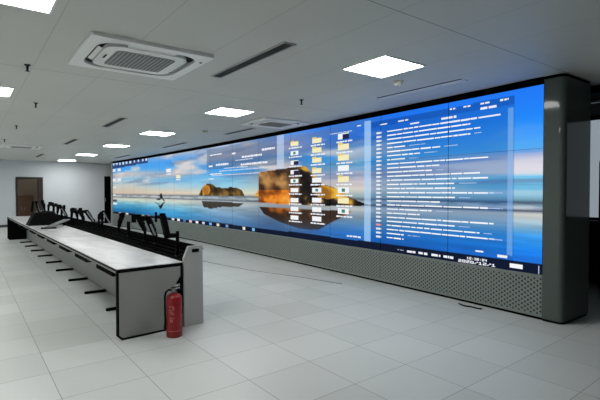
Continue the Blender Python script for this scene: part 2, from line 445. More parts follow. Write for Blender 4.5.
RUNNER = [spoly(p) for p in (
 [(159.8, 194.2), (161.2, 193.2), (162.4, 194.3), (161.6, 196.0), (160.4, 196.2)],
 [(159.9, 195.6), (162.5, 195.4), (162.8, 198.4), (160.3, 198.8)],
 [(160.4, 198.2), (161.5, 198.6), (160.2, 199.8), (156, 199.8), (156, 199.2)],
 [(161.6, 198.2), (162.9, 198.2), (165, 200.8), (164, 201.2)],
 [(160, 196), (160.4, 196.9), (158, 196.2), (158.2, 195.6)],
 [(164.4, 201.4), (165, 202), (161.6, 206), (160.4, 205)],
 [(155.4, 202), (159.5, 204.2), (159, 205), (155.2, 202.8)],
 [(158, 205.2), (163.2, 205), (161.2, 208.6), (160, 208.8)])]

def picture(k, v):
    ks = sorted(SKY); cols = []
    for kk in ks:
        t = SKY[kk]; vs = [a for a, _ in t]
        cols.append(np.stack([np.interp(v, vs, [c[i] for _, c in t]) for i in range(3)], -1))
    cols = np.array(cols)
    idx = np.clip(np.searchsorted(ks, k) - 1, 0, len(ks) - 2)
    k0 = np.array(ks)[idx]; k1 = np.array(ks)[idx + 1]
    f = np.clip((k - k0) / (k1 - k0), 0, 1); f = f * f * (3 - 2 * f)
    ii, jj = np.indices(k.shape)
    c = cols[idx, ii, jj] * (1 - f[..., None]) + cols[idx + 1, ii, jj] * f[..., None]
    def over(mask, col, a=1.0):
        nonlocal c
        m = (mask * a)[..., None] if not np.isscalar(a) else mask[..., None].astype(float) * a
        c = c * (1 - m) + np.array(col, float) * m
    # cloud streaks and water streaks
    n1 = fbm(k * .9 + v * 1.5 + 3, v * 9 - k * .3, 3)
    s = np.clip((n1 - .5) * 4.5, 0, 1) * np.clip((v - .48) * 6, 0, 1) * np.clip((k + .4) / 4, 0.12, 1)
    over(np.ones_like(k), (226, 214, 208), s * .9)
    n2 = fbm(k * .7 + 9, v * 14 + k * .2, 5)
    s = np.clip((n2 - .52) * 5, 0, 1) * np.clip((v - .42) * 6, 0, 1) * np.clip((k - .3) / 3, 0.0, 1)
    over(np.ones_like(k), (92, 112, 150), s * .45)
    n3 = fbm(k * 1.3, v * 40, 8)
    low = np.clip((.34 - v) * 12, 0, 1)
    c = c * (1 + ((n3 - .5) * .35 * low)[..., None])
    # breakers: two long dark lines at the shore
    for vc, wd, a in ((.378, .012, .55), (.335, .010, .62)):
        vv = vc + .006 * (fbm(k * 1.5, k * 0 + vc * 50, 11) - .5)
        over(np.ones_like(k), (44, 56, 74), np.exp(-((v - vv) / wd) ** 2) * a)
    n4 = fbm(k * 4, v * 60, 13)
    over((v > .34) & (v < .372), (215, 222, 228), np.clip((n4 - .45) * 3, 0, .5))
    # rocks and their reflections
    rt = fbm(k * 2.2 + v * 5, v * 9 - k * 2.5, 21, 3)[..., None]
    def rock(mask, dark, mid, bright, gain=1.0):
        nonlocal c
        t = np.clip((rt - .3) * 2.4 * gain, 0, 1)
        col = np.where(t < .5, np.array(dark) * (1 - 2 * t) + np.array(mid) * 2 * t, np.array(mid) * (2 - 2 * t) + np.array(bright) * (2 * t - 1))
        c = np.where(mask[..., None], col, c)
    rock(in_poly(k, v, ROCK_S), (40, 32, 18), (84, 64, 34), (136, 104, 54))
    rock(in_poly(k, v, LITS), (170, 110, 40), (232, 180, 70), (250, 226, 150))
    rock(in_poly(k, v, PEBL), (210, 150, 60), (238, 190, 90), (245, 210, 130))
    m = in_poly(k, v, ROCK_S_REF); over(m, (44, 36, 28), .85)
    mL = in_poly(k, v, ROCK_L)
    rock(mL, (56, 38, 24), (122, 84, 48), (186, 140, 84))
    dark = mL & (k < on_screen(300, 180)[0]); rock(dark, (12, 10, 9), (40, 29, 18), (214, 160, 52), 1.3)
    rock(in_poly(k, v, LITL), (150, 96, 26), (226, 166, 40), (248, 206, 84))
    foot = mL & (v < .455) & (k > on_screen(290, 180)[0]); rock(foot, (120, 60, 20), (226, 128, 34), (250, 176, 70))
    n5 = fbm(k * .6 + 2, v * 30 - k * .25, 17)
    right = np.clip((4 - k) / 3, 0, 1) * np.clip((v - .40) * 12, 0, 1) * np.clip((.68 - v) * 12, 0, 1)
    rk = in_poly(k, v, ROCK_L) | in_poly(k, v, ROCK_S)
    right = np.where(rk, 0, right)
    over(np.ones_like(k), (228, 226, 232), np.clip((n5 - .52) * 5, 0, .7) * right)
    over(np.ones_like(k), (104, 128, 168), np.clip((.46 - n5) * 5, 0, .6) * right)
    mR = in_poly(k, v, ROCK_L_REF)
    a = np.clip(.96 - np.clip((.2 - v) * 3.0, 0, .4), 0, 1)
    t = np.clip((rt[..., 0] - .35) * 2.4, 0, 1)
    over(mR, (44, 27, 15), a * .97); over(mR, (206, 112, 34), np.clip((rt[..., 0] - .38) * 5, 0, 1) * a * np.clip((v - .17) * 9, 0, .85))
    for p_ in RUNNER: over(in_poly(k, v, p_), (12, 16, 20), 1.0)
    for p_, col, al in WINDOWS: over(in_poly(k, v, p_), col, al)
    c = np.clip(c, 0, 255) / 255
    return np.where(c <= .04045, c / 12.92, ((c + .055) / 1.055) ** 2.4)

# small crisp marks: (k0,k1,v0,v1,colour); k grows to the left, away from the near end
MARKS = []
WHT = (236, 240, 248)
def mark(px0, px1, py, h, col=WHT, slant=True):
    """a mark from px0 to px1, centred at height py (at its middle), h pixels tall"""
    ka, _ = on_screen(px1, py); kb, _ = on_screen(px0, py); _, va = on_screen((px0 + px1) / 2, py + h / 2); _, vb = on_screen((px0 + px1) / 2, py - h / 2)
    MARKS.append((ka, kb, va, vb, col))
def words(px0, px1, v, hv, col=WHT, lo=.05, hi=.26):
    """a row of illegible words at constant height on the display"""
    kb, _ = on_screen(px0, 180); ke, _ = on_screen(px1, 180); k = kb
    while k > ke:
        L = random.uniform(lo, hi); k2 = max(k - L, ke)
        MARKS.append((k2, k, v - hv * random.uniform(.7, 1), v + hv * random.uniform(.7, 1), col)); k = k2 - random.uniform(.006, .018)
# listing in the big window: a block and a run of words in each of its rows
rows = 27
for i in range(rows):
    v = .875 - i * .0297
    mark(376.2, 381.3, (lambda p: p)(0), 1) if False else None
    ka = on_screen(381.4, 180)[0]; kb = on_screen(376.3, 180)[0]
    MARKS.append((ka, kb, v - .0072, v + .0072, (235, 150, 150) if i == 23 else (228, 234, 244)))
    end = random.choice([405, 420, 432, 440, 455, 470, 480, 488, 494, 500]) if i < 24 else random.choice([404, 412, 495])
    words(387, end, v + .002, .0050, (246, 250, 255))
    if random.random() < .4: words(min(end + 4, 488), min(end + random.uniform(10, 22), 503), v + .002, .0028, (170, 195, 235))
words(441, 456, .905, .008); words(480, 496, .928, .008); words(441, 500, .876, .006)
words(398, 408, .937, .005); words(380, 387, .935, .005); words(410, 419, .905, .006)
for a_, b_ in ((449.5, 456), (463, 470), (480, 489), (499.5, 508)):
    words(a_, b_, .956, .006, WHT, .02, .05)
words(476, 484, .085, .006); words(498, 508, .072, .008)
# icons of the middle window, three columns
def icon(px0, px1, py, kind):
    h = (px1 - px0) * .52
    fc = (244, 236, 188) if kind == 'folder' else (240, 244, 246)
    mark(px0, px1, py, h, fc)
    if kind == 'folder': mark(px0, px0 + (px1 - px0) * .45, py - h * .5, h * .35, (232, 206, 120))
    if kind == 'dark': mark(px0 + (px1 - px0) * .42, px1, py + .3, h * .9, (32, 34, 74))
    if kind == 'app': mark(px0 + (px1 - px0) * .35, px0 + (px1 - px0) * .65, py, h * .6, (60, 130, 120))
    v = on_screen((px0 + px1) / 2, py + h * .95)[1]
    words(px0 - 1.5, px1 + 3.5, v, .007, WHT, .03, .1)
for j, py in enumerate((143.8, 153, 162.5, 172, 180.8, 190, 200, 208.8, 217.5)):
    icon(290.5, 298.5, py, ['folder', 'app', 'dark', 'dark', 'app', 'file', 'file', 'file', 'file'][j])
for j, py in enumerate((140.5, 150, 160, 170.5, 180, 190, 200, 209.5, 218.8)):
    icon(312.3, 321.5, py, ['folder', 'folder', 'folder', 'folder', 'file', 'app', 'file', 'file', 'file'][j])
for j, py in enumerate((136, 146.8, 157.5, 168, 179, 190, 200.5, 211)):
    icon(338, 349, py, ['dark', 'folder', 'folder', 'file', 'folder', 'app', 'folder', 'app'][j])
words(330, 352, .925, .004, (200, 214, 235), .02, .05); words(357, 361, .955, .005)
words(347, 361, .045 + .035, .007, WHT, .04, .1)
# translucent window left of the rock
words(210, 222, .90, .008); words(232, 236, .885, .012); words(209, 213, .76, .012); words(216, 229, .77, .014, WHT, .04, .1)
words(242, 262, .83, .012, WHT, .04, .12); words(241, 268, .745, .012, WHT, .04, .1); words(210, 222, .66, .008); words(262, 275, .88, .012, WHT, .04, .09)
words(209, 214, .60, .006)
for vv in (.80, .72, .69, .64): words(random.uniform(209, 238), random.uniform(244, 270), vv, .006, (206, 214, 230), .03, .1)
# desktop icons at the far end, big title marks
for px, py, wd in ((114.2, 170.4, 3), (119.4, 169.8, 3), (114.2, 180, 3), (119.6, 179.7, 3)): mark(px - wd / 2, px + wd / 2, py, 2.6, (232, 236, 246))
for py in (187.4, 195.2): mark(113, 116, py, 1.4, (226, 228, 230))
mark(113, 117, 200.5, 2.2, (90, 70, 80)); mark(113, 117, 203.6, 1.6, (230, 234, 236))
for px in (113.4, 116.4, 119.6, 122.6, 126, 129.6, 134, 138, 142.4, 145.6):
    mark(px, px + random.uniform(1.2, 2), on_screen and (164.6 - (px - 112) * .155), random.uniform(1.8, 3.2), (206, 222, 240))
mark(166.6, 171, 170.6, 3.4, (240, 240, 238)); mark(166.6, 171, 174, 1.2, (220, 226, 236))
mark(176.4, 180.6, 176.6, 3.2, (242, 234, 200)); mark(176.4, 180.6, 179.6, 1.2, (226, 230, 236))
# task bar buttons
for px, col in ((173, (215, 220, 215)), (178.5, (240, 240, 240)), (184.5, (80, 120, 190)), (190.5, (235, 200, 200)), (197, (245, 236, 225)), (203.5, (190, 200, 215)), (210.5, (120, 175, 245)),
                (218, (225, 215, 205)), (227, (120, 150, 200)), (244, (235, 230, 215)), (253.5, (120, 190, 245)),
                (166, (60, 80, 90)), (149, (190, 120, 60)), (143, (140, 150, 120)), (127, (210, 210, 205)), (120, (150, 150, 160))):
    kb = on_screen(px - 1.3, 200)[0]; ka = on_screen(px + 1.3, 200)[0]
    MARKS.append((ka, kb, .008, .042, col))
words(398, 404, .026, .003, (190, 205, 225), .02, .04)
for a_, b_ in ((407.5, 416), (419, 428), (432, 441), (444, 454)): words(a_, b_, .024, .009, WHT, .05, .1)
MARKS.append((on_screen(523.6, 200)[0], on_screen(510.6, 200)[0], .016, .040, (244, 246, 250)))
MARKS.append((on_screen(540.2, 200)[0], on_screen(539.3, 200)[0], .003, .047, (190, 205, 225)))
FONT = {'0': '757', '1': '262', '2': '', }
GLY = {'0': ('111', '101', '101', '101', '111'), '1': ('010', '110', '010', '010', '111'), '2': ('111', '001', '111', '100', '111'), '3': ('111', '001', '111', '001', '111'),
       '4': ('101', '101', '111', '001', '001'), '8': ('111', '101', '111', '101', '111'), ':': ('000', '010', '000', '010', '000'), '/': ('001', '001', '010', '100', '100')}
def digits(txt, px0, px1, v0, v1):
    ks = on_screen(px0, 200)[0]; ke = on_screen(px1, 200)[0]; n = len(txt); cw = (ks - ke) / n
    for i, ch in enumerate(txt):
        for r_ in range(5):
            for q_ in range(3):
                if GLY[ch][r_][q_] == '1':
                    k = ks - cw * (i + q_ * .27); hv = (v1 - v0) / 5
                    MARKS.append((k - cw * .28, k, v1 - hv * (r_ + 1), v1 - hv * r_, WHT))
digits('10:38:04', 467.5, 488, .028, .043)
digits('2020/12/1', 459, 497, .005, .022)

vw = thing('video_wall', 'long curved video wall showing a blue seascape desktop above perforated grey panels', 'video wall', (float(P[0][0]), float(P[0][1]), 0))
O = np.array([P[0][0], P[0][1], 0])
def frame_of(i):
    a, b_ = P[i * 4], P[(i + 1) * 4]; t = (b_ - a) / np.linalg.norm(b_ - a); n = np.array([-t[1], t[0]])
    if n[0] > 0: n = -n
    return a, b_, t, n
H = SZ1 - SZ0
for i in range(NP):
    a, b_, t, n = frame_of(i)
    L = np.linalg.norm(b_ - a)
    for rw in range(3):
        g, gz = 0.0035, 0.0012
        nx, ny = (110, 62) if i < 3 else (80, 45) if i < 6 else (48, 28)
        k = np.linspace(i + g / L, i + 1 - g / L, nx + 1)
        v = np.linspace(rw / 3 + gz / H, (rw + 1) / 3 - gz / H, ny + 1)
        KG, VG = np.meshgrid(k, v)
        C = picture(KG, VG)
        def pos(kk, vv, off):
            q = a + t * (kk - i) * L + n * off
            return (q[0] - O[0], q[1] - O[1], SZ0 + vv * H)
        verts = []; cols = []; faces = []; mis = []
        for y in range(ny + 1):
            for x in range(nx + 1):
                verts.append(pos(k[x], v[y], 0)); cols.append(C[y, x])
        for y in range(ny):
            for x in range(nx):
                p0 = y * (nx + 1) + x; faces.append((p0, p0 + nx + 1, p0 + nx + 2, p0 + 1)); mis.append(0)
        lo_k, hi_k, lo_v, hi_v = k[0], k[-1], v[0], v[-1]
        for lay, (ka, kb, va, vb, col) in enumerate(MARKS):
            ka2, kb2, va2, vb2 = max(ka, lo_k), min(kb, hi_k), max(va, lo_v), min(vb, hi_v)
            if ka2 >= kb2 or va2 >= vb2: continue
            s0 = len(verts); off = .0012 + .000004 * lay
            cc = [lin(q) for q in col]
            for kk, vv in ((ka2, va2), (ka2, vb2), (kb2, vb2), (kb2, va2)):
                verts.append(pos(kk, vv, off)); cols.append(cc)
            faces.append((s0, s0 + 1, s0 + 2, s0 + 3)); mis.append(0)
        # black body of the module behind its picture
        s0 = len(verts)
        for off in (-.0015, -.06):
            for kk, vv in ((lo_k, lo_v), (hi_k, lo_v), (hi_k, hi_v), (lo_k, hi_v)):
                verts.append(pos(kk, vv, off)); cols.append((0, 0, 0))
        for f in ((0, 1, 2, 3), (4, 7, 6, 5), (0, 4, 5, 1), (1, 5, 6, 2), (2, 6, 7, 3), (3, 7, 4, 0)):
            faces.append(tuple(s0 + q for q in f)); mis.append(1)
        me = bpy.data.meshes.new('display_panel'); me.from_pydata(verts, [], faces)
        ca = me.color_attributes.new('picture', 'FLOAT_COLOR', 'POINT')
        ca.data.foreach_set('color', np.c_[np.array(cols), np.ones(len(cols))].astype(np.float32).ravel())
        me.materials.append(M['screen']); me.materials.append(M['matte_black'])
        me.polygons.foreach_set('material_index', mis)
        me.update()
        o = bpy.data.objects.new('display_panel', me); COL.objects.link(o); o.parent = vw
# perforated plinth panels under each column
for i in range(NP):
    a, b_, t, n = frame_of(i); L = np.linalg.norm(b_ - a); g = .002
    def pos2(s_, z, off):
        q = a + t * s_ + n * off; return (q[0] - O[0], q[1] - O[1], z)
    vs = [pos2(g, .03, .0), pos2(L - g, .03, .0), pos2(L - g, SZ0 - .002, .0), pos2(g, SZ0 - .002, .0),
          pos2(g, .03, -.03), pos2(L - g, .03, -.03), pos2(L - g, SZ0 - .002, -.03), pos2(g, SZ0 - .002, -.03)]
    me = bpy.data.meshes.new('plinth_panel')
    me.from_pydata(vs, [], [(0, 1, 2, 3), (4, 7, 6, 5), (0, 4, 5, 1), (1, 5, 6, 2), (2, 6, 7, 3), (3, 7, 4, 0)])
    uv = me.uv_layers.new(name='UVMap'); W2 = SZ0 - .03
    for li, c_ in enumerate([(g, 0), (L - g, 0), (L - g, W2), (g, W2)] + [(0, 0)] * 20): uv.data[li].uv = c_
    me.materials.append(M['perf']); me.update()
    o = bpy.data.objects.new('plinth_panel', me); COL.objects.link(o); o.parent = vw
# black carcass behind, toe strip and top frame with its shadow gap in black
def band(z0, z1, off0, off1, name, m_):
    vs, fs = [], []
    for i in range(NP + 1):
        _, _, t, n = frame_of(min(i, NP - 1)); q = P[i * 4]
        for off, z in ((off0, z0), (off0, z1), (off1, z1), (off1, z0)):
            w_ = q + n * off; vs.append((w_[0] - O[0], w_[1] - O[1], z))
    for i in range(NP):
        for j in range(4):
            fs.append((i * 4 + j, i * 4 + (j + 1) % 4, (i + 1) * 4 + (j + 1) % 4, (i + 1) * 4 + j))
    fs.append((0, 1, 2, 3)); fs.append(tuple(NP * 4 + j for j in (3, 2, 1, 0)))
    me = bpy.data.meshes.new(name); me.from_pydata(vs, [], fs); me.materials.append(m_); me.update()
    o = bpy.data.objects.new(name, me); COL.objects.link(o); o.parent = vw
    return o
band(0.0, 0.03, -.02, -.30, 'toe_strip', M['matte_black'])
band(SZ1 + .001, CZ - .002, .012, -.30, 'top_frame_shadow_gap', M['matte_black'])  # black frame, carried up to stand for the shadow gap below the ceiling
band(0.03, SZ1, -.065, -.30, 'carcass', M['matte_black'])
# end pillar at the near end: rounded front corner, glossy
pl = []
x0, x1, y0, y1 = 4.915 - O[0], 5.56 - O[0], 2.03 - O[1], 2.236 - O[1]
rr = .055
pl = [(x0 + rr - rr * math.cos(a_), y0 + rr - rr * math.sin(a_)) for a_ in np.linspace(0, PI / 2, 9)] + [(x1, y0), (x1, y1), (x0, y1)]
pil = MB().prism(pl, 'z', 0.025, 2.565, smooth=False).build('end_pillar', M['pillar'], vw)
pil2 = [((px - x0) * .97 + x0 + .01, (py - y0) * .95 + y0 + .01) for px, py in pl]
MB().prism(pil2, 'z', 0.0, 0.025).build('pillar_foot', M['matte_black'], pil)
MB().prism(pil2, 'z', 2.565, CZ - .002).build('pillar_shadow_gap', M['matte_black'], pil)  # black block in place of the shadow above the pillar
e = P[-1]
MB().box(e[0] - O[0] - .03, e[0] - O[0] + .3, e[1] - O[1] + .005, e[1] - O[1] + .16, 0.0, CZ - .002, .01).build('end_pillar', M['rail_lam'], vw, label='pale grey far end pillar')

# tall black cabinet continued
q = CAM + ray(597.6, 191) * (6.85 / ray(597.6, 191)[0])
c.location = (6.85, float(q[1]) - .30, 0)
MB().box(0, .5, -.3, .3, .06, 1.82, .05).build('body', M['black'], c)
MB().box(.03, .47, -.27, .27, 0, .06).build('plinth', M['matte_black'], c)
for s_ in (-1, 1):
    dd = MB().box(-.018, -.001, s_ * .145 - .135, s_ * .145 + .135, .12, 1.74, .004).build('door', M['black'], c)
    MB().box(-.04, -.018, s_ * .03 - .008, s_ * .03 + .008, .9, 1.05, .003).build('handle', M['chrome'], dd)

# ------------------------------------------------------------------ the console desk
DX, DY, RZ = 1.110, 4.275, 0.0125
DL, DW, DH = 10.92, 0.655, 0.668
desk = thing('console_desk', 'long control-room console desk with white worktop and black edging, fire extinguisher at its near end', 'desk', (DX, DY, 0), RZ)
SKEW = .07                                        # the near end is cut slightly out of square
def skew(mb):
    for v in mb.bm.verts:
        if v.co.y < 1: v.co.y += SKEW * v.co.x
    return mb
wt = skew(MB().prism([(.004, .004), (DW, .004), (DW, DL - .004), (.004, DL - .004)], 'z', DH - .008, DH)).build('worktop', M['top'], desk)
skew(MB().prism([(0, 0), (DW, 0), (DW, DL), (0, DL)], 'z', DH - .026, DH - .008)).build('edge_band', M['black'], wt)
MB().box(.008, .03, .04, DL - .04, DH - .05, DH - .027).build('apron', M['grey_lam'], desk)
def endp(y0, y1, near):
    z1 = DH - .027
    out = [(0, .045), (.045, 0), (DW - .004, 0), (DW - .004, z1), (0, z1)]
    core = [(.02, .052), (.052, .02), (DW - .024, .02)]
    if near: core += [(DW - .024, .30), (DW - .085, .33), (DW - .085, .44), (DW - .024, .53)]
    core += [(DW - .024, z1 - .012), (.02, z1 - .012)]
    inn = [(.02, .052), (.052, .02), (DW - .024, .02), (DW - .024, z1 - .012), (.02, z1 - .012)]
    ep = skew(MB().prism(core, 'y', y0 + .002, y1 - .002)).build('end_panel', M['grey_lam'] if near else M['black'], desk)
    skew(MB().ring(out, inn, 'y', y0, y1)).build('edge_trim', M['black'], ep)
    if near:
        rc = skew(MB().box(DW - .09, DW - .02, y0 + .010, y1 - .004, .29, .54)).build('access_recess', M['matte_black'], ep)
        t = MB()
        for (x0_, z0_, x1_, z1_) in ((0, .0, 0, .05), (.014, 0, .030, .05), (.030, 0, .030, .05), (.014, .0, .014, .05), (.044, .0, .044, .05)):
            t.bar((DW - .078 + x0_, y0 + .006, .40 + z0_), (DW - .078 + x1_, y0 + .006, .40 + z1_), .005, .006, 0)
        skew(t).build('tag_marks', M['white_print'], rc, label='white marks on black recess')
    return ep
endp(0, .035, True); endp(DL - .035, DL, False)
MB().box(.47, .488, .07, DL - .036, .012, DH - .027).build('modesty_panel', M['grey_lam'], desk)
k = 1
yy = 1.16
while yy < DL - .3:
    f = MB().box(.195, .47, yy - .022, yy + .022, .0, .035, .012)
    f.build('foot', M['black'], desk); yy += 1.08
for i in range(10):
    y_ = .50 + 1.08 * i
    tr = MB().box(.012, .40, y_ - .31, y_ + .31, .568, .614, .006)
    tr.box(.2, .24, y_ - .25, y_ - .21, .61, DH - .027); tr.box(.2, .24, y_ + .21, y_ + .25, .61, DH - .027)
    tr.build('keyboard_tray', M['matte_black'], desk)
# raised equipment rail behind the worktop
RT = .82
prof = [(DW + .012, 0), (.885, 0), (.876, RT), (.72, RT), (DW + .012, .70)]
for y0_, y1_ in ((-.01, .03), (DL - .03, DL + .01)):
    ep = skew(MB().prism(prof, 'y', y0_, y1_)).build('rail_end_panel', M['rail_lam'], desk)
    if y0_ < 0:
        skew(MB().box(.755, .835, y0_ - .004, y0_, .755, .79, .0015)).build('socket_plate', M['black'], ep, label='small black socket plate')
MB().box(.85, .872, .09, DL - .03, 0, RT - .01).build('rail_back_panel', M['matte_black'], desk)
MB().box(DW + .002, .85, .09, DL - .03, .60, .66).build('rail_deck', M['matte_black'], desk)
for j in range(5):
    x_ = DW + .03 + j * .045; z_ = .672 + j * .026
    MB().box(x_, x_ + .041, .092, DL - .032, z_, z_ + .012, .003).build('rail_slat', M['matte_black'], desk)

# ------------------------------------------------------------------ monitor arms on the rail
ct, st = math.cos(RZ), math.sin(RZ)
def rail_point(px, lx):
    """point of the line local x = lx of the desk that is seen at column px"""
    lo, hi = 0.0, DL
    def f(y): return proj((DX + lx * ct - y * st, DY + lx * st + y * ct, .7))[0] - px
    for _ in range(60):
        m_ = (lo + hi) / 2
        if f(m_) > 0: lo = m_
        else: hi = m_
    y = (lo + hi) / 2
    return DX + lx * ct - y * st, DY + lx * st + y * ct
ARMS = [  # base column, rail x, pole top y, arm path (pixel joints), head (centre, w, h px), light strut
 (177.5, .72, 231.0, [(177.5, 235.5), (167.0, 235.5), (166.0, 230.5), (162.6, 216)], [(156, 217, 2.0, 10), (162.8, 215.6, 5, 4)], None),
 (155.8, .75, 233.0, [(155.8, 237), (153.5, 231), (148.4, 218.5)], [(142.6, 218.4, 5, 5), (149.5, 223.5, 2.2, 7)], ((156.2, 235), (151.4, 224))),
 (145.0, .75, 228.5, [(145.0, 231), (142.5, 225), (138.5, 217)], [(133.8, 218.5, 4.4, 8)], None),
 (118.8, .75, 220.5, [(118.8, 227), (120.3, 221), (122.6, 215)], [(122, 215, 5.4, 4)], None),
 (102.3, .75, 214.5, [(102.3, 220), (101.6, 214.5), (103.8, 212.3)], [(102.4, 213, 4, 3)], ((110.8, 223), (104.6, 212.4))),
 (99.0, .75, 215.5, [(99.0, 219), (99.6, 216), (101.5, 213.6)], [(100.8, 214, 2.2, 2.6)], None),
 (94.0, .75, 219, [(94.0, 222), (90.6, 217.6), (86.6, 211.5)], [(83.8, 211.6, 4, 3)], ((94.8, 221.6), (88.0, 211.6))),
 (83.8, .75, 216, [(83.8, 220), (82, 215), (79, 211)], [(80.4, 209.8, 3.4, 4)], None),
 (77.4, .75, 212, [(77.4, 217), (76.4, 212.5), (73, 209.2)], [(72.2, 210, 4, 3.5)], None),
 (71.6, .75, 212.5, [(71.6, 217), (72, 212), (74.4, 209.6)], [(75.6, 210, 2.4, 4)], None),
 (66.6, .75, 214, [(66.6, 216.4), (63.6, 210.5), (60.2, 206.4)], [(64.2, 207, 2.2, 4)], ((67.0, 215.6), (62.5, 208.2))),
 (57.4, .75, 207, [(57.4, 213), (58.4, 207), (55.8, 204.6)], [(59.4, 206, 3, 3)], None),
 (53.6, .75, 206, [(53.6, 212), (53.8, 206), (51.2, 203.4)], [(50.0, 203, 3, 2.4)], None),
 (48.4, .75, 206, [(48.4, 211), (48.5, 206), (50.4, 203.6)], [(52.2, 204, 3.4, 3.2)], None),
 (44.8, .75, 204, [(44.8, 211), (44, 206), (42.2, 201.4)], [(43, 202, 1.8, 4)], None),
 (39.0, .75, 206, [(39.0, 212), (38, 207), (36.2, 202)], [(37.4, 203.4, 1.8, 4)], ((40.4, 211), (38.4, 203.2))),
 (31.6, .75, 204, [(31.6, 212), (32.2, 207), (33.0, 202.6)], [(33.0, 203.4, 1.2, 3.6)], None),
]
ORD = ['black monitor arm nearest the fire extinguisher, lower link level, upper link raised',
       'black monitor arm second from the extinguisher, leaning towards the far end, with grey strut',
       'third black monitor arm from the extinguisher, leaning, with a wide plate',
       'black monitor arm just beyond the bare pole, wide head raised against the screen',
       'black monitor arm with a pale grey strut before the narrow black door',
       'short upright monitor arm beside the grey-strut arm near the black door',
       'black monitor arm with strut sloping down towards the narrow black door',
       'eighth black monitor arm from the extinguisher, against the plain far wall',
       'ninth black monitor arm from the extinguisher, against the plain far wall',
       'tenth black monitor arm from the extinguisher, against the plain far wall',
       'long sloping monitor arm behind the grey tilted stand',
       'black monitor arm rising right of the black bag',
       'black monitor arm rising behind the right part of the black bag',
       'black monitor arm behind the middle of the black bag, beside the doorway',
       'black monitor arm in front of the doorway\'s right jamb',
       'black monitor arm with grey strut in front of the doorway',
       'farthest black monitor arm, in front of the brown cabinet in the doorway']
for idx, (bx, lx, ptop, path, heads, strut) in enumerate(ARMS):
    sl = 0 if lx < .73 else 2
    wx, wy = rail_point(bx, .705 if sl == 0 else .78)
    dep = proj((wx, wy, .7))[2]
    root = thing('monitor_arm', ORD[idx], 'monitor arm', (wx, wy, .0), 0, 'monitor arms along the console desk')
    base_z = .672 + sl * .026 + .0125
    root.location.z = base_z
    org = np.array([wx, wy, base_z])
    def L(px, py): return tuple(at_depth(px, py, dep) - org)
    zt = at_depth(bx, ptop, dep)[2] - base_z
    MB().box(-.0185, .0185, -.05, .05, 0, .016, .004).build('base_clamp', M['black'], root)
    MB().lathe([(.0185, .016), (.0185, zt - .006), (.015, zt)]).build('pole', M['black'], root)
    pts = [L(*p_) for p_ in path]
    for j in range(len(pts) - 1):
        wd = .05 if j == 0 else .062
        lk = MB().bar(pts[j], pts[j + 1], wd, wd, .008).build('link', M['black'], root)
        MB().lathe([(.028, -.03), (.031, -.024), (.031, .024), (.028, .03)], pts[j + 1], 14).build('joint', M['matte_black'], lk)
    for j, (hx, hy, hw, hh) in enumerate(heads):
        cpt = L(hx, hy); s_ = dep / F_PX
        hd = MB(); R = Matrix.Translation(cpt) @ Matrix.Rotation(-YAW, 4, 'Z')
        hd.box(-hw * s_ / 2, hw * s_ / 2, -.012, .012, -hh * s_ / 2, hh * s_ / 2, .005, R)
        hd.build('mounting_plate', M['black'], root)
        near = min(pts, key=lambda q: (Vector(q) - Vector(cpt)).length)
        if (Vector(near) - Vector(cpt)).length > .02:
            MB().bar(near, cpt, .03, .03, .004).build('head_bracket', M['black'], root)
    if strut:
        a_, b2 = L(*strut[0]), L(*strut[1])
        off = Vector((-sy_, -cy_, 0)) * .04
        MB().bar(Vector(a_) + off, Vector(b2) + off, .018, .02, .004).build('gas_strut', M['silver'], root, label='grey strut')
# a bare pole between the arms
for bx, ptop in ((128.6, 221.6), (61.8, 208)):
    wx, wy = rail_point(bx, .78); dep = proj((wx, wy, .7))[2]
    bz = .672 + 2 * .026 + .013
    root = thing('mounting_pole', 'short bare black pole on the desk rail, ' + ('the nearer one, before the screen' if bx > 100 else 'the farther one, beside a long sloping arm'), 'pole', (wx, wy, bz), 0, 'bare poles on the desk rail')
    zt = at_depth(bx, ptop, dep)[2] - bz
    MB().box(-.0185, .0185, -.04, .04, 0, .016, .004).build('base_clamp', M['black'], root)
    MB().lathe([(.0185, .016), (.024, .05), (.024, zt - .006), (.02, zt)]).build('pole', M['black'], root)

# ------------------------------------------------------------------ things on the desk
def dloc(lx, ly, z=DH): return (DX + lx * ct - ly * st, DY + lx * st + ly * ct, z)
# slumped black bag
bm = bmesh.new(); bmesh.ops.create_grid(bm, x_segments=28, y_segments=22, size=1)
rng = np.random.RandomState(3)
for v in bm.verts:
    u, w_ = v.co.x, v.co.y
    ex_ = max(abs(u), abs(w_))
    hgt = .27 * min(1, (1 - abs(u)) / .36) ** .8 * min(1, (1 - abs(w_)) / .3) ** .7 if ex_ < 1 else 0
    hgt *= 1 + .05 * math.sin(5 * u + 2 * w_) + .04 * math.sin(9 * w_ - 4 * u)
    v.co = Vector((u * .31 * (1 - .1 * hgt), w_ * .26, max(hgt, 0) - .12 * max(0, -u) * hgt))
ret = bmesh.ops.extrude_edge_only(bm, edges=[e_ for e_ in bm.edges if e_.is_boundary])
for f in bm.faces: f.smooth = True
bmesh.ops.contextual_create(bm, geom=[e_ for e_ in bm.edges if e_.is_boundary])
me = bpy.data.meshes.new('cloth_bag'); bm.to_mesh(me); bm.free(); me.materials.append(M['fabric'])
o = bpy.data.objects.new('cloth_bag', me); COL.objects.link(o); o.location = dloc(.335, 6.72, DH + .001); o.rotation_euler = (0, 0, RZ)
tag(o, 'slumped black bag lying across the white worktop towards its far end', 'bag')
# grey tilted stand with black foot
stn = thing('tilted_stand', 'grey tilted stand with flat black foot, on the worktop just before the black bag', 'stand', dloc(.27, 5.55, DH + .002), RZ - .1)
MB().box(-.14, .12, -.13, .05, 0, .018, .006).build('foot', M['black'], stn)
MB().bar((-.02, -.03, .02), (.36, .72, .12), .13, .02, .006).build('plate', M['silver'], stn)
MB().bar((.29, .58, .0), (.29, .58, .09), .03, .03, .004).build('prop', M['black'], stn)

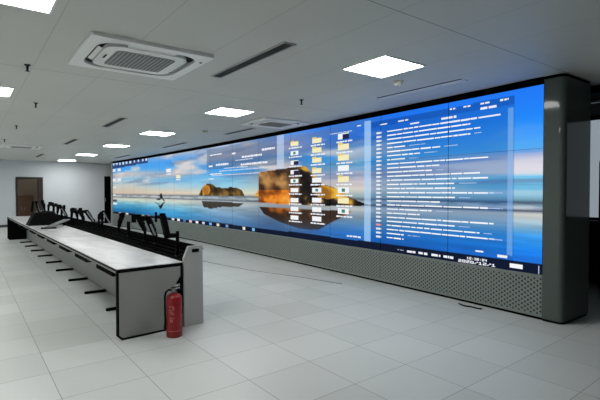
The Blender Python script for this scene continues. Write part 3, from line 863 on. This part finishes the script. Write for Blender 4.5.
# ------------------------------------------------------------------ fire extinguisher
p = on_z(174.4, 336.0, 0)
fe = thing('fire_extinguisher', 'red fire extinguisher standing on the floor against the grey end of the desk', 'fire extinguisher', (float(p[0]), float(p[1]), 0), -YAW)
RB = .073
MB().lathe([(RB - .008, 0), (RB, .006), (RB, .05), (RB, .365), (RB - .006, .385), (RB - .02, .402), (RB - .042, .413), (.024, .417)], n=36).build('cylinder', M['red'], fe)
MB().lathe([(RB + .0008, .062), (RB + .0008, .068)], n=36).build('band', M['pale_print'], fe, label='thin pale band round the foot')
vl = MB().lathe([(.024, .415), (.026, .425), (.02, .43), (.02, .452), (.014, .46)]).build('valve', M['chrome'], fe)
hn = MB(); hn.bar((-.03, 0, .462), (.075, -.01, .482), .022, .008, .002); hn.bar((-.02, 0, .44), (.07, -.005, .448), .022, .008, .002)
hn.build('handle', M['black'], fe)
MB().lathe([(.014, 0), (.014, .012)], (-.0, -.028, .436), 16).build('pressure_gauge', M['chrome'], vl)
MB().tube([(-.02, 0, .44), (-.05, -.004, .445), (-.078, -.006, .42), (-.086, -.006, .38), (-.087, -.006, .30), (-.086, -.006, .2), (-.084, -.006, .12)], .0095, 10).build('hose', M['black'], fe)
MB().tube([(-.084, -.006, .12), (-.084, -.006, .06)], .012, 10, [.011, .014]).build('nozzle', M['black'], fe)
for (a0, zz, ww, hh) in [(-1.95, .29, .16, .014), (-1.62, .29, .2, .014), (-1.95, .26, .3, .01), (-1.5, .265, .2, .03), (-1.9, .225, .12, .03), (-1.66, .225, .16, .03), (-1.45, .22, .12, .02), (-1.9, .185, .3, .012), (-1.5, .185, .2, .012), (-1.85, .15, .2, .03), (-1.6, .15, .12, .03)]:
    lb = MB(); ang = [a0 + ww * t_ / 4 for t_ in range(5)]
    for t_ in range(4):
        vs = [lb.bm.verts.new(((RB + rr_) * math.cos(aa), (RB + rr_) * math.sin(aa), z_)) for rr_, aa, z_ in ((.0008, ang[t_], zz), (.0008, ang[t_ + 1], zz), (.0008, ang[t_ + 1], zz + hh), (.0008, ang[t_], zz + hh))]
        lb.bm.faces.new(vs)
    lb.build('printed_mark', M['pale_print'], fe)

# ------------------------------------------------------------------ cable and dark strip on the floor
pts = [tuple(on_z(x, y, 0.006)) for x, y in ((200.5, 260.5), (225, 265.5), (250, 270), (275, 273.6), (300, 277), (325, 281), (342, 284))]
tag(MB().tube(pts, .006, 8).build('floor_cable', M['cable']), 'long thin grey cable lying across the floor between desk and video wall', 'cable')
pts = [tuple(on_z(x, y, 0.01)) for x, y in ((459, 303.6), (465, 306), (471, 306.6), (477, 308.2), (482, 308.8))]  # thin black curved strip near the plinth
tag(MB().tube(pts, .008, 8).build('floor_strip', M['black']), 'short black strip on the floor at the foot of the perforated panels', 'cable')

# ------------------------------------------------------------------ ceiling fittings
def ceiling_light(x, y, label, first=[None]):
    if first[0] is None:
        t = thing('ceiling_light', label, 'ceiling light', (x, y, CZ), 0, 'square ceiling light panels')
        MB().ring(rrect(-.288, .288, -.288, .288, .002, 1), rrect(-.272, .272, -.272, .272, .002, 1), 'z', -.010, -.001).build('frame', M['light_frame'], t)
        MB().box(-.272, .272, -.272, .272, -.007, -.001).build('diffuser', M['light'], t)
        first[0] = t
    else:
        t = copy_tree(first[0]); t.location = (x, y, CZ); t['label'] = label
    return t
ceiling_light(3.29, 3.02, 'lit square ceiling panel nearest the end pillar, beside the near smoke detector')
ceiling_light(3.26, 6.14, 'lit square ceiling panel left of the cassette unit over the video wall')
ceiling_light(3.25, 9.28, 'third lit ceiling panel from the end pillar in the row along the video wall')
ceiling_light(3.25, 12.46, 'fourth lit ceiling panel from the end pillar in the row along the video wall')
ceiling_light(3.24, 16.0, 'second-farthest lit ceiling panel in the row along the video wall')
ceiling_light(3.22, 19.4, 'farthest small lit ceiling panel, at the top of the far wall')
ceiling_light(.20, 3.19, 'lit ceiling panel cut by the top left corner of the picture')
ceiling_light(.20, 6.52, 'lit ceiling panel at the left picture edge below the near sprinkler')
for i, yy in enumerate((9.8, 13.0, 16.2, 19.2)):
    pass
for yy in (3.2, 6.5, 9.8, 13.0, 16.2, 19.0):  # row of panels added out of view to brighten the room
    ceiling_light(-2.6, yy, 'added ceiling panel in an unseen row left of the picture')
for yy in (9.8, 13.0, 16.6):  # further panels out of view, added for brightness only
    ceiling_light(-.45, yy, 'added unseen ceiling panel just left of the picture edge')

def cassette(x, y, sx_, sy2, label, first=[None]):
    if first[0] is None:
        t = thing('cassette_air_conditioner', label, 'air conditioner', (x, y, CZ), 0, 'ceiling cassette air conditioners')
        o_ = rrect(-.5, .5, -.5, .5, .03, 6); i_ = rrect(-.41, .41, -.41, .41, .17, 6)
        fr = MB().ring(o_, i_, 'z', -.03, -.001).build('outer_frame', M['white_ac'], t)
        MB().prism(rrect(-.412, .412, -.412, .412, .17, 6), 'z', -.006, -.0015).build('air_channel', M['slot_dark'], t)
        cp = MB(); cp.prism(rrect(-.345, .345, -.345, .345, .13, 6), 'z', -.034, -.0065)
        cp = cp.build('centre_panel', M['white_ac'], t)
        MB().prism(rrect(-.25, .25, -.25, .25, .06, 5), 'z', -.038, -.0345).build('grille', M['grille'], cp)
        g_ = MB()
        for j in range(15):
            xx = -.238 + j * .034
            g_.box(xx - .0035, xx + .0035, -.235, .235, -.0415, -.0382)
        g_.build('grille_slats', M['grille_gap'], cp)
        for rot in range(4):
            R = Matrix.Rotation(rot * PI / 2, 4, 'Z')
            fl = MB(); Rt = R @ Matrix.Translation((0, .371, -.022)) @ Matrix.Rotation(.35, 4, 'X')
            fl.box(-.2, .2, -.019, .019, -.003, .003, .002, Rt)
            fl.build('louvre_flap', M['grille'] if rot in (3,) else M['white_ac'], t)
        MB().lathe([(.014, -.033), (.014, -.0305)], (.455, -.30, 0), 16).build('sensor', M['slot_dark'], fr)
        MB().prism(rrect(-.30, -.285, -.06, .06, .006, 3), 'z', -.036, -.0345).build('finger_slot', M['slot_dark'], cp)
        MB().lathe([(.007, -.036), (.007, -.0345)], (.315, -.26, 0), 12).build('indicator', M['slot_dark'], cp)
        first[0] = t
    else:
        t = copy_tree(first[0]); t.location = (x, y, CZ); t['label'] = label
    t.scale = (sx_, sy2, 1)
    return t
cassette(1.295, 4.165, 1.02, 1.0, 'large white cassette air conditioner near the upper left, closest of the ceiling units')
cassette(4.41, 6.60, .95, .86, 'white cassette air conditioner close above the middle of the video wall')
cassette(1.24, 14.1, .95, 1.0, 'distant white cassette air conditioner at the left edge above the far doorway')

def diffuser(x, y0, y1, w_, label, closed=False):
    t = thing('slot_diffuser', label, 'air vent', (x, (y0 + y1) / 2, CZ), 0, 'linear slot air diffusers')
    L_ = (y1 - y0) / 2
    MB().ring([(-w_, -L_), (w_, -L_), (w_, L_), (-w_, L_)], [(-w_ + .018, -L_ + .018), (w_ - .018, -L_ + .018), (w_ - .018, L_ - .018), (-w_ + .018, L_ - .018)], 'z', -.008, -.001).build('frame', M['alu'] if not closed else M['light_frame'], t)
    MB().box(-w_ + .018, w_ - .018, -L_ + .018, L_ - .018, -.003, -.001).build('slot', M['slot_dark'] if not closed else M['light_frame'], t)
    if not closed:
        for s_ in (-1, 0, 1):
            MB().box(s_ * .02 - .0015, s_ * .02 + .0015, -L_ + .02, L_ - .02, -.007, -.0031).build('blade', M['grille_gap'], t)
    else:
        MB().box(-w_ - .012, -w_ - .002, -L_, L_, -.006, -.001).build('gap', M['slot_dark'], t)
    return t
diffuser(2.15, 2.99, 4.34, .062, 'dark slot vent beside the nearest cassette unit, nearest of the line')
diffuser(2.12, 7.65, 8.92, .062, 'dark slot vent second along the line running from the nearest cassette unit')
diffuser(2.09, 11.4, 12.82, .062, 'dark slot vent third along the line running from the nearest cassette unit')
diffuser(2.05, 16.6, 18.2, .062, 'smallest dark slot vent, above the far doorway')
diffuser(4.45, 7.4, 8.55, .062, 'dark slot vent joining the cassette unit above the video wall')
diffuser(4.42, 10.6, 12.2, .062, 'dark slot vent between video wall and third lit panel')
diffuser(4.40, 15.2, 17.0, .062, 'dark slot vent above the far end of the video wall')
diffuser(4.37, 2.82, 4.06, .055, 'pale closed slot vent above the near end of the video wall', True)

def sprinkler(x, y, label, first=[None]):
    if first[0] is None:
        t = thing('sprinkler', label, 'sprinkler', (x, y, CZ), 0, 'ceiling sprinklers')
        MB().lathe([(.03, -.001), (.028, -.006), (.014, -.012)]).build('escutcheon', M['slot_dark'], t)
        st_ = MB().lathe([(.010, -.012), (.010, -.045), (.006, -.06)]).build('stem', M['slot_dark'], t)
        MB().lathe([(.018, -.064), (.02, -.061), (.018, -.0595)]).build('deflector', M['slot_dark'], t)
        first[0] = t
    else:
        t = copy_tree(first[0]); t.location = (x, y, CZ); t['label'] = label
    return t
sprinkler(.50, 5.02, 'dark sprinkler head below the top left lit panel, nearest at left')
sprinkler(.80, 7.10, 'dark sprinkler head second from the top left lit panel')
sprinkler(.785, 9.75, 'small dark sprinkler head third from the top left lit panel')
sprinkler(.767, 12.5, 'tiny dark sprinkler head just before the distant cassette unit')
sprinkler(3.59, 4.74, 'dark sprinkler head between the two nearest panels by the video wall')
def smoke(x, y, label, first=[None]):
    if first[0] is None:
        t = thing('smoke_detector', label, 'smoke detector', (x, y, CZ), 0, 'round smoke detectors')
        MB().lathe([(.055, -.001), (.055, -.014), (.05, -.02)]).build('base', M['cream'], t)
        MB().lathe([(.044, -.02), (.046, -.03), (.036, -.044), (.02, -.048)]).build('sensor_head', M['cream'], t)
        first[0] = t
    else:
        t = copy_tree(first[0]); t.location = (x, y, CZ); t['label'] = label
    return t
smoke(3.86, 3.32, 'round cream smoke detector beside the large lit panel near the end pillar')
smoke(3.87, 8.3, 'round cream smoke detector between the second and third lit panels')
smoke(4.04, 16.2, 'farthest round cream smoke detector, by the top of the far screen end')

ld = bpy.data.lights.new('room_fill_light', 'AREA'); ld.energy = 3; ld.size = .5; ld.color = (1, .95, .88)  # unseen fill light added to lift the room beyond door 1
lo_ = bpy.data.objects.new('room_fill_light', ld); COL.objects.link(lo_); lo_.location = ((dx0 + dx1) / 2 + .2, YF + .9, CZ - .03)
# ------------------------------------------------------------------ world, camera, view
wd = bpy.data.worlds.new('world'); S.world = wd; wd.use_nodes = True
wd.node_tree.nodes['Background'].inputs[0].default_value = (.02, .022, .024, 1)
cd = bpy.data.cameras.new('camera'); cam = bpy.data.objects.new('camera', cd); COL.objects.link(cam)
cam.location = (0, 0, CAM_H); cam.rotation_euler = (PI / 2 + PITCH, 0, -YAW)
cd.sensor_width = 36; cd.sensor_fit = 'HORIZONTAL'; cd.lens = F_PX / 600 * 36; cd.clip_start = .05
S.camera = cam
vs_ = S.view_settings
vs_.view_transform = 'Standard'; vs_.look = 'None'; vs_.gamma = 1; vs_.use_curve_mapping = False; vs_.exposure = 0.0
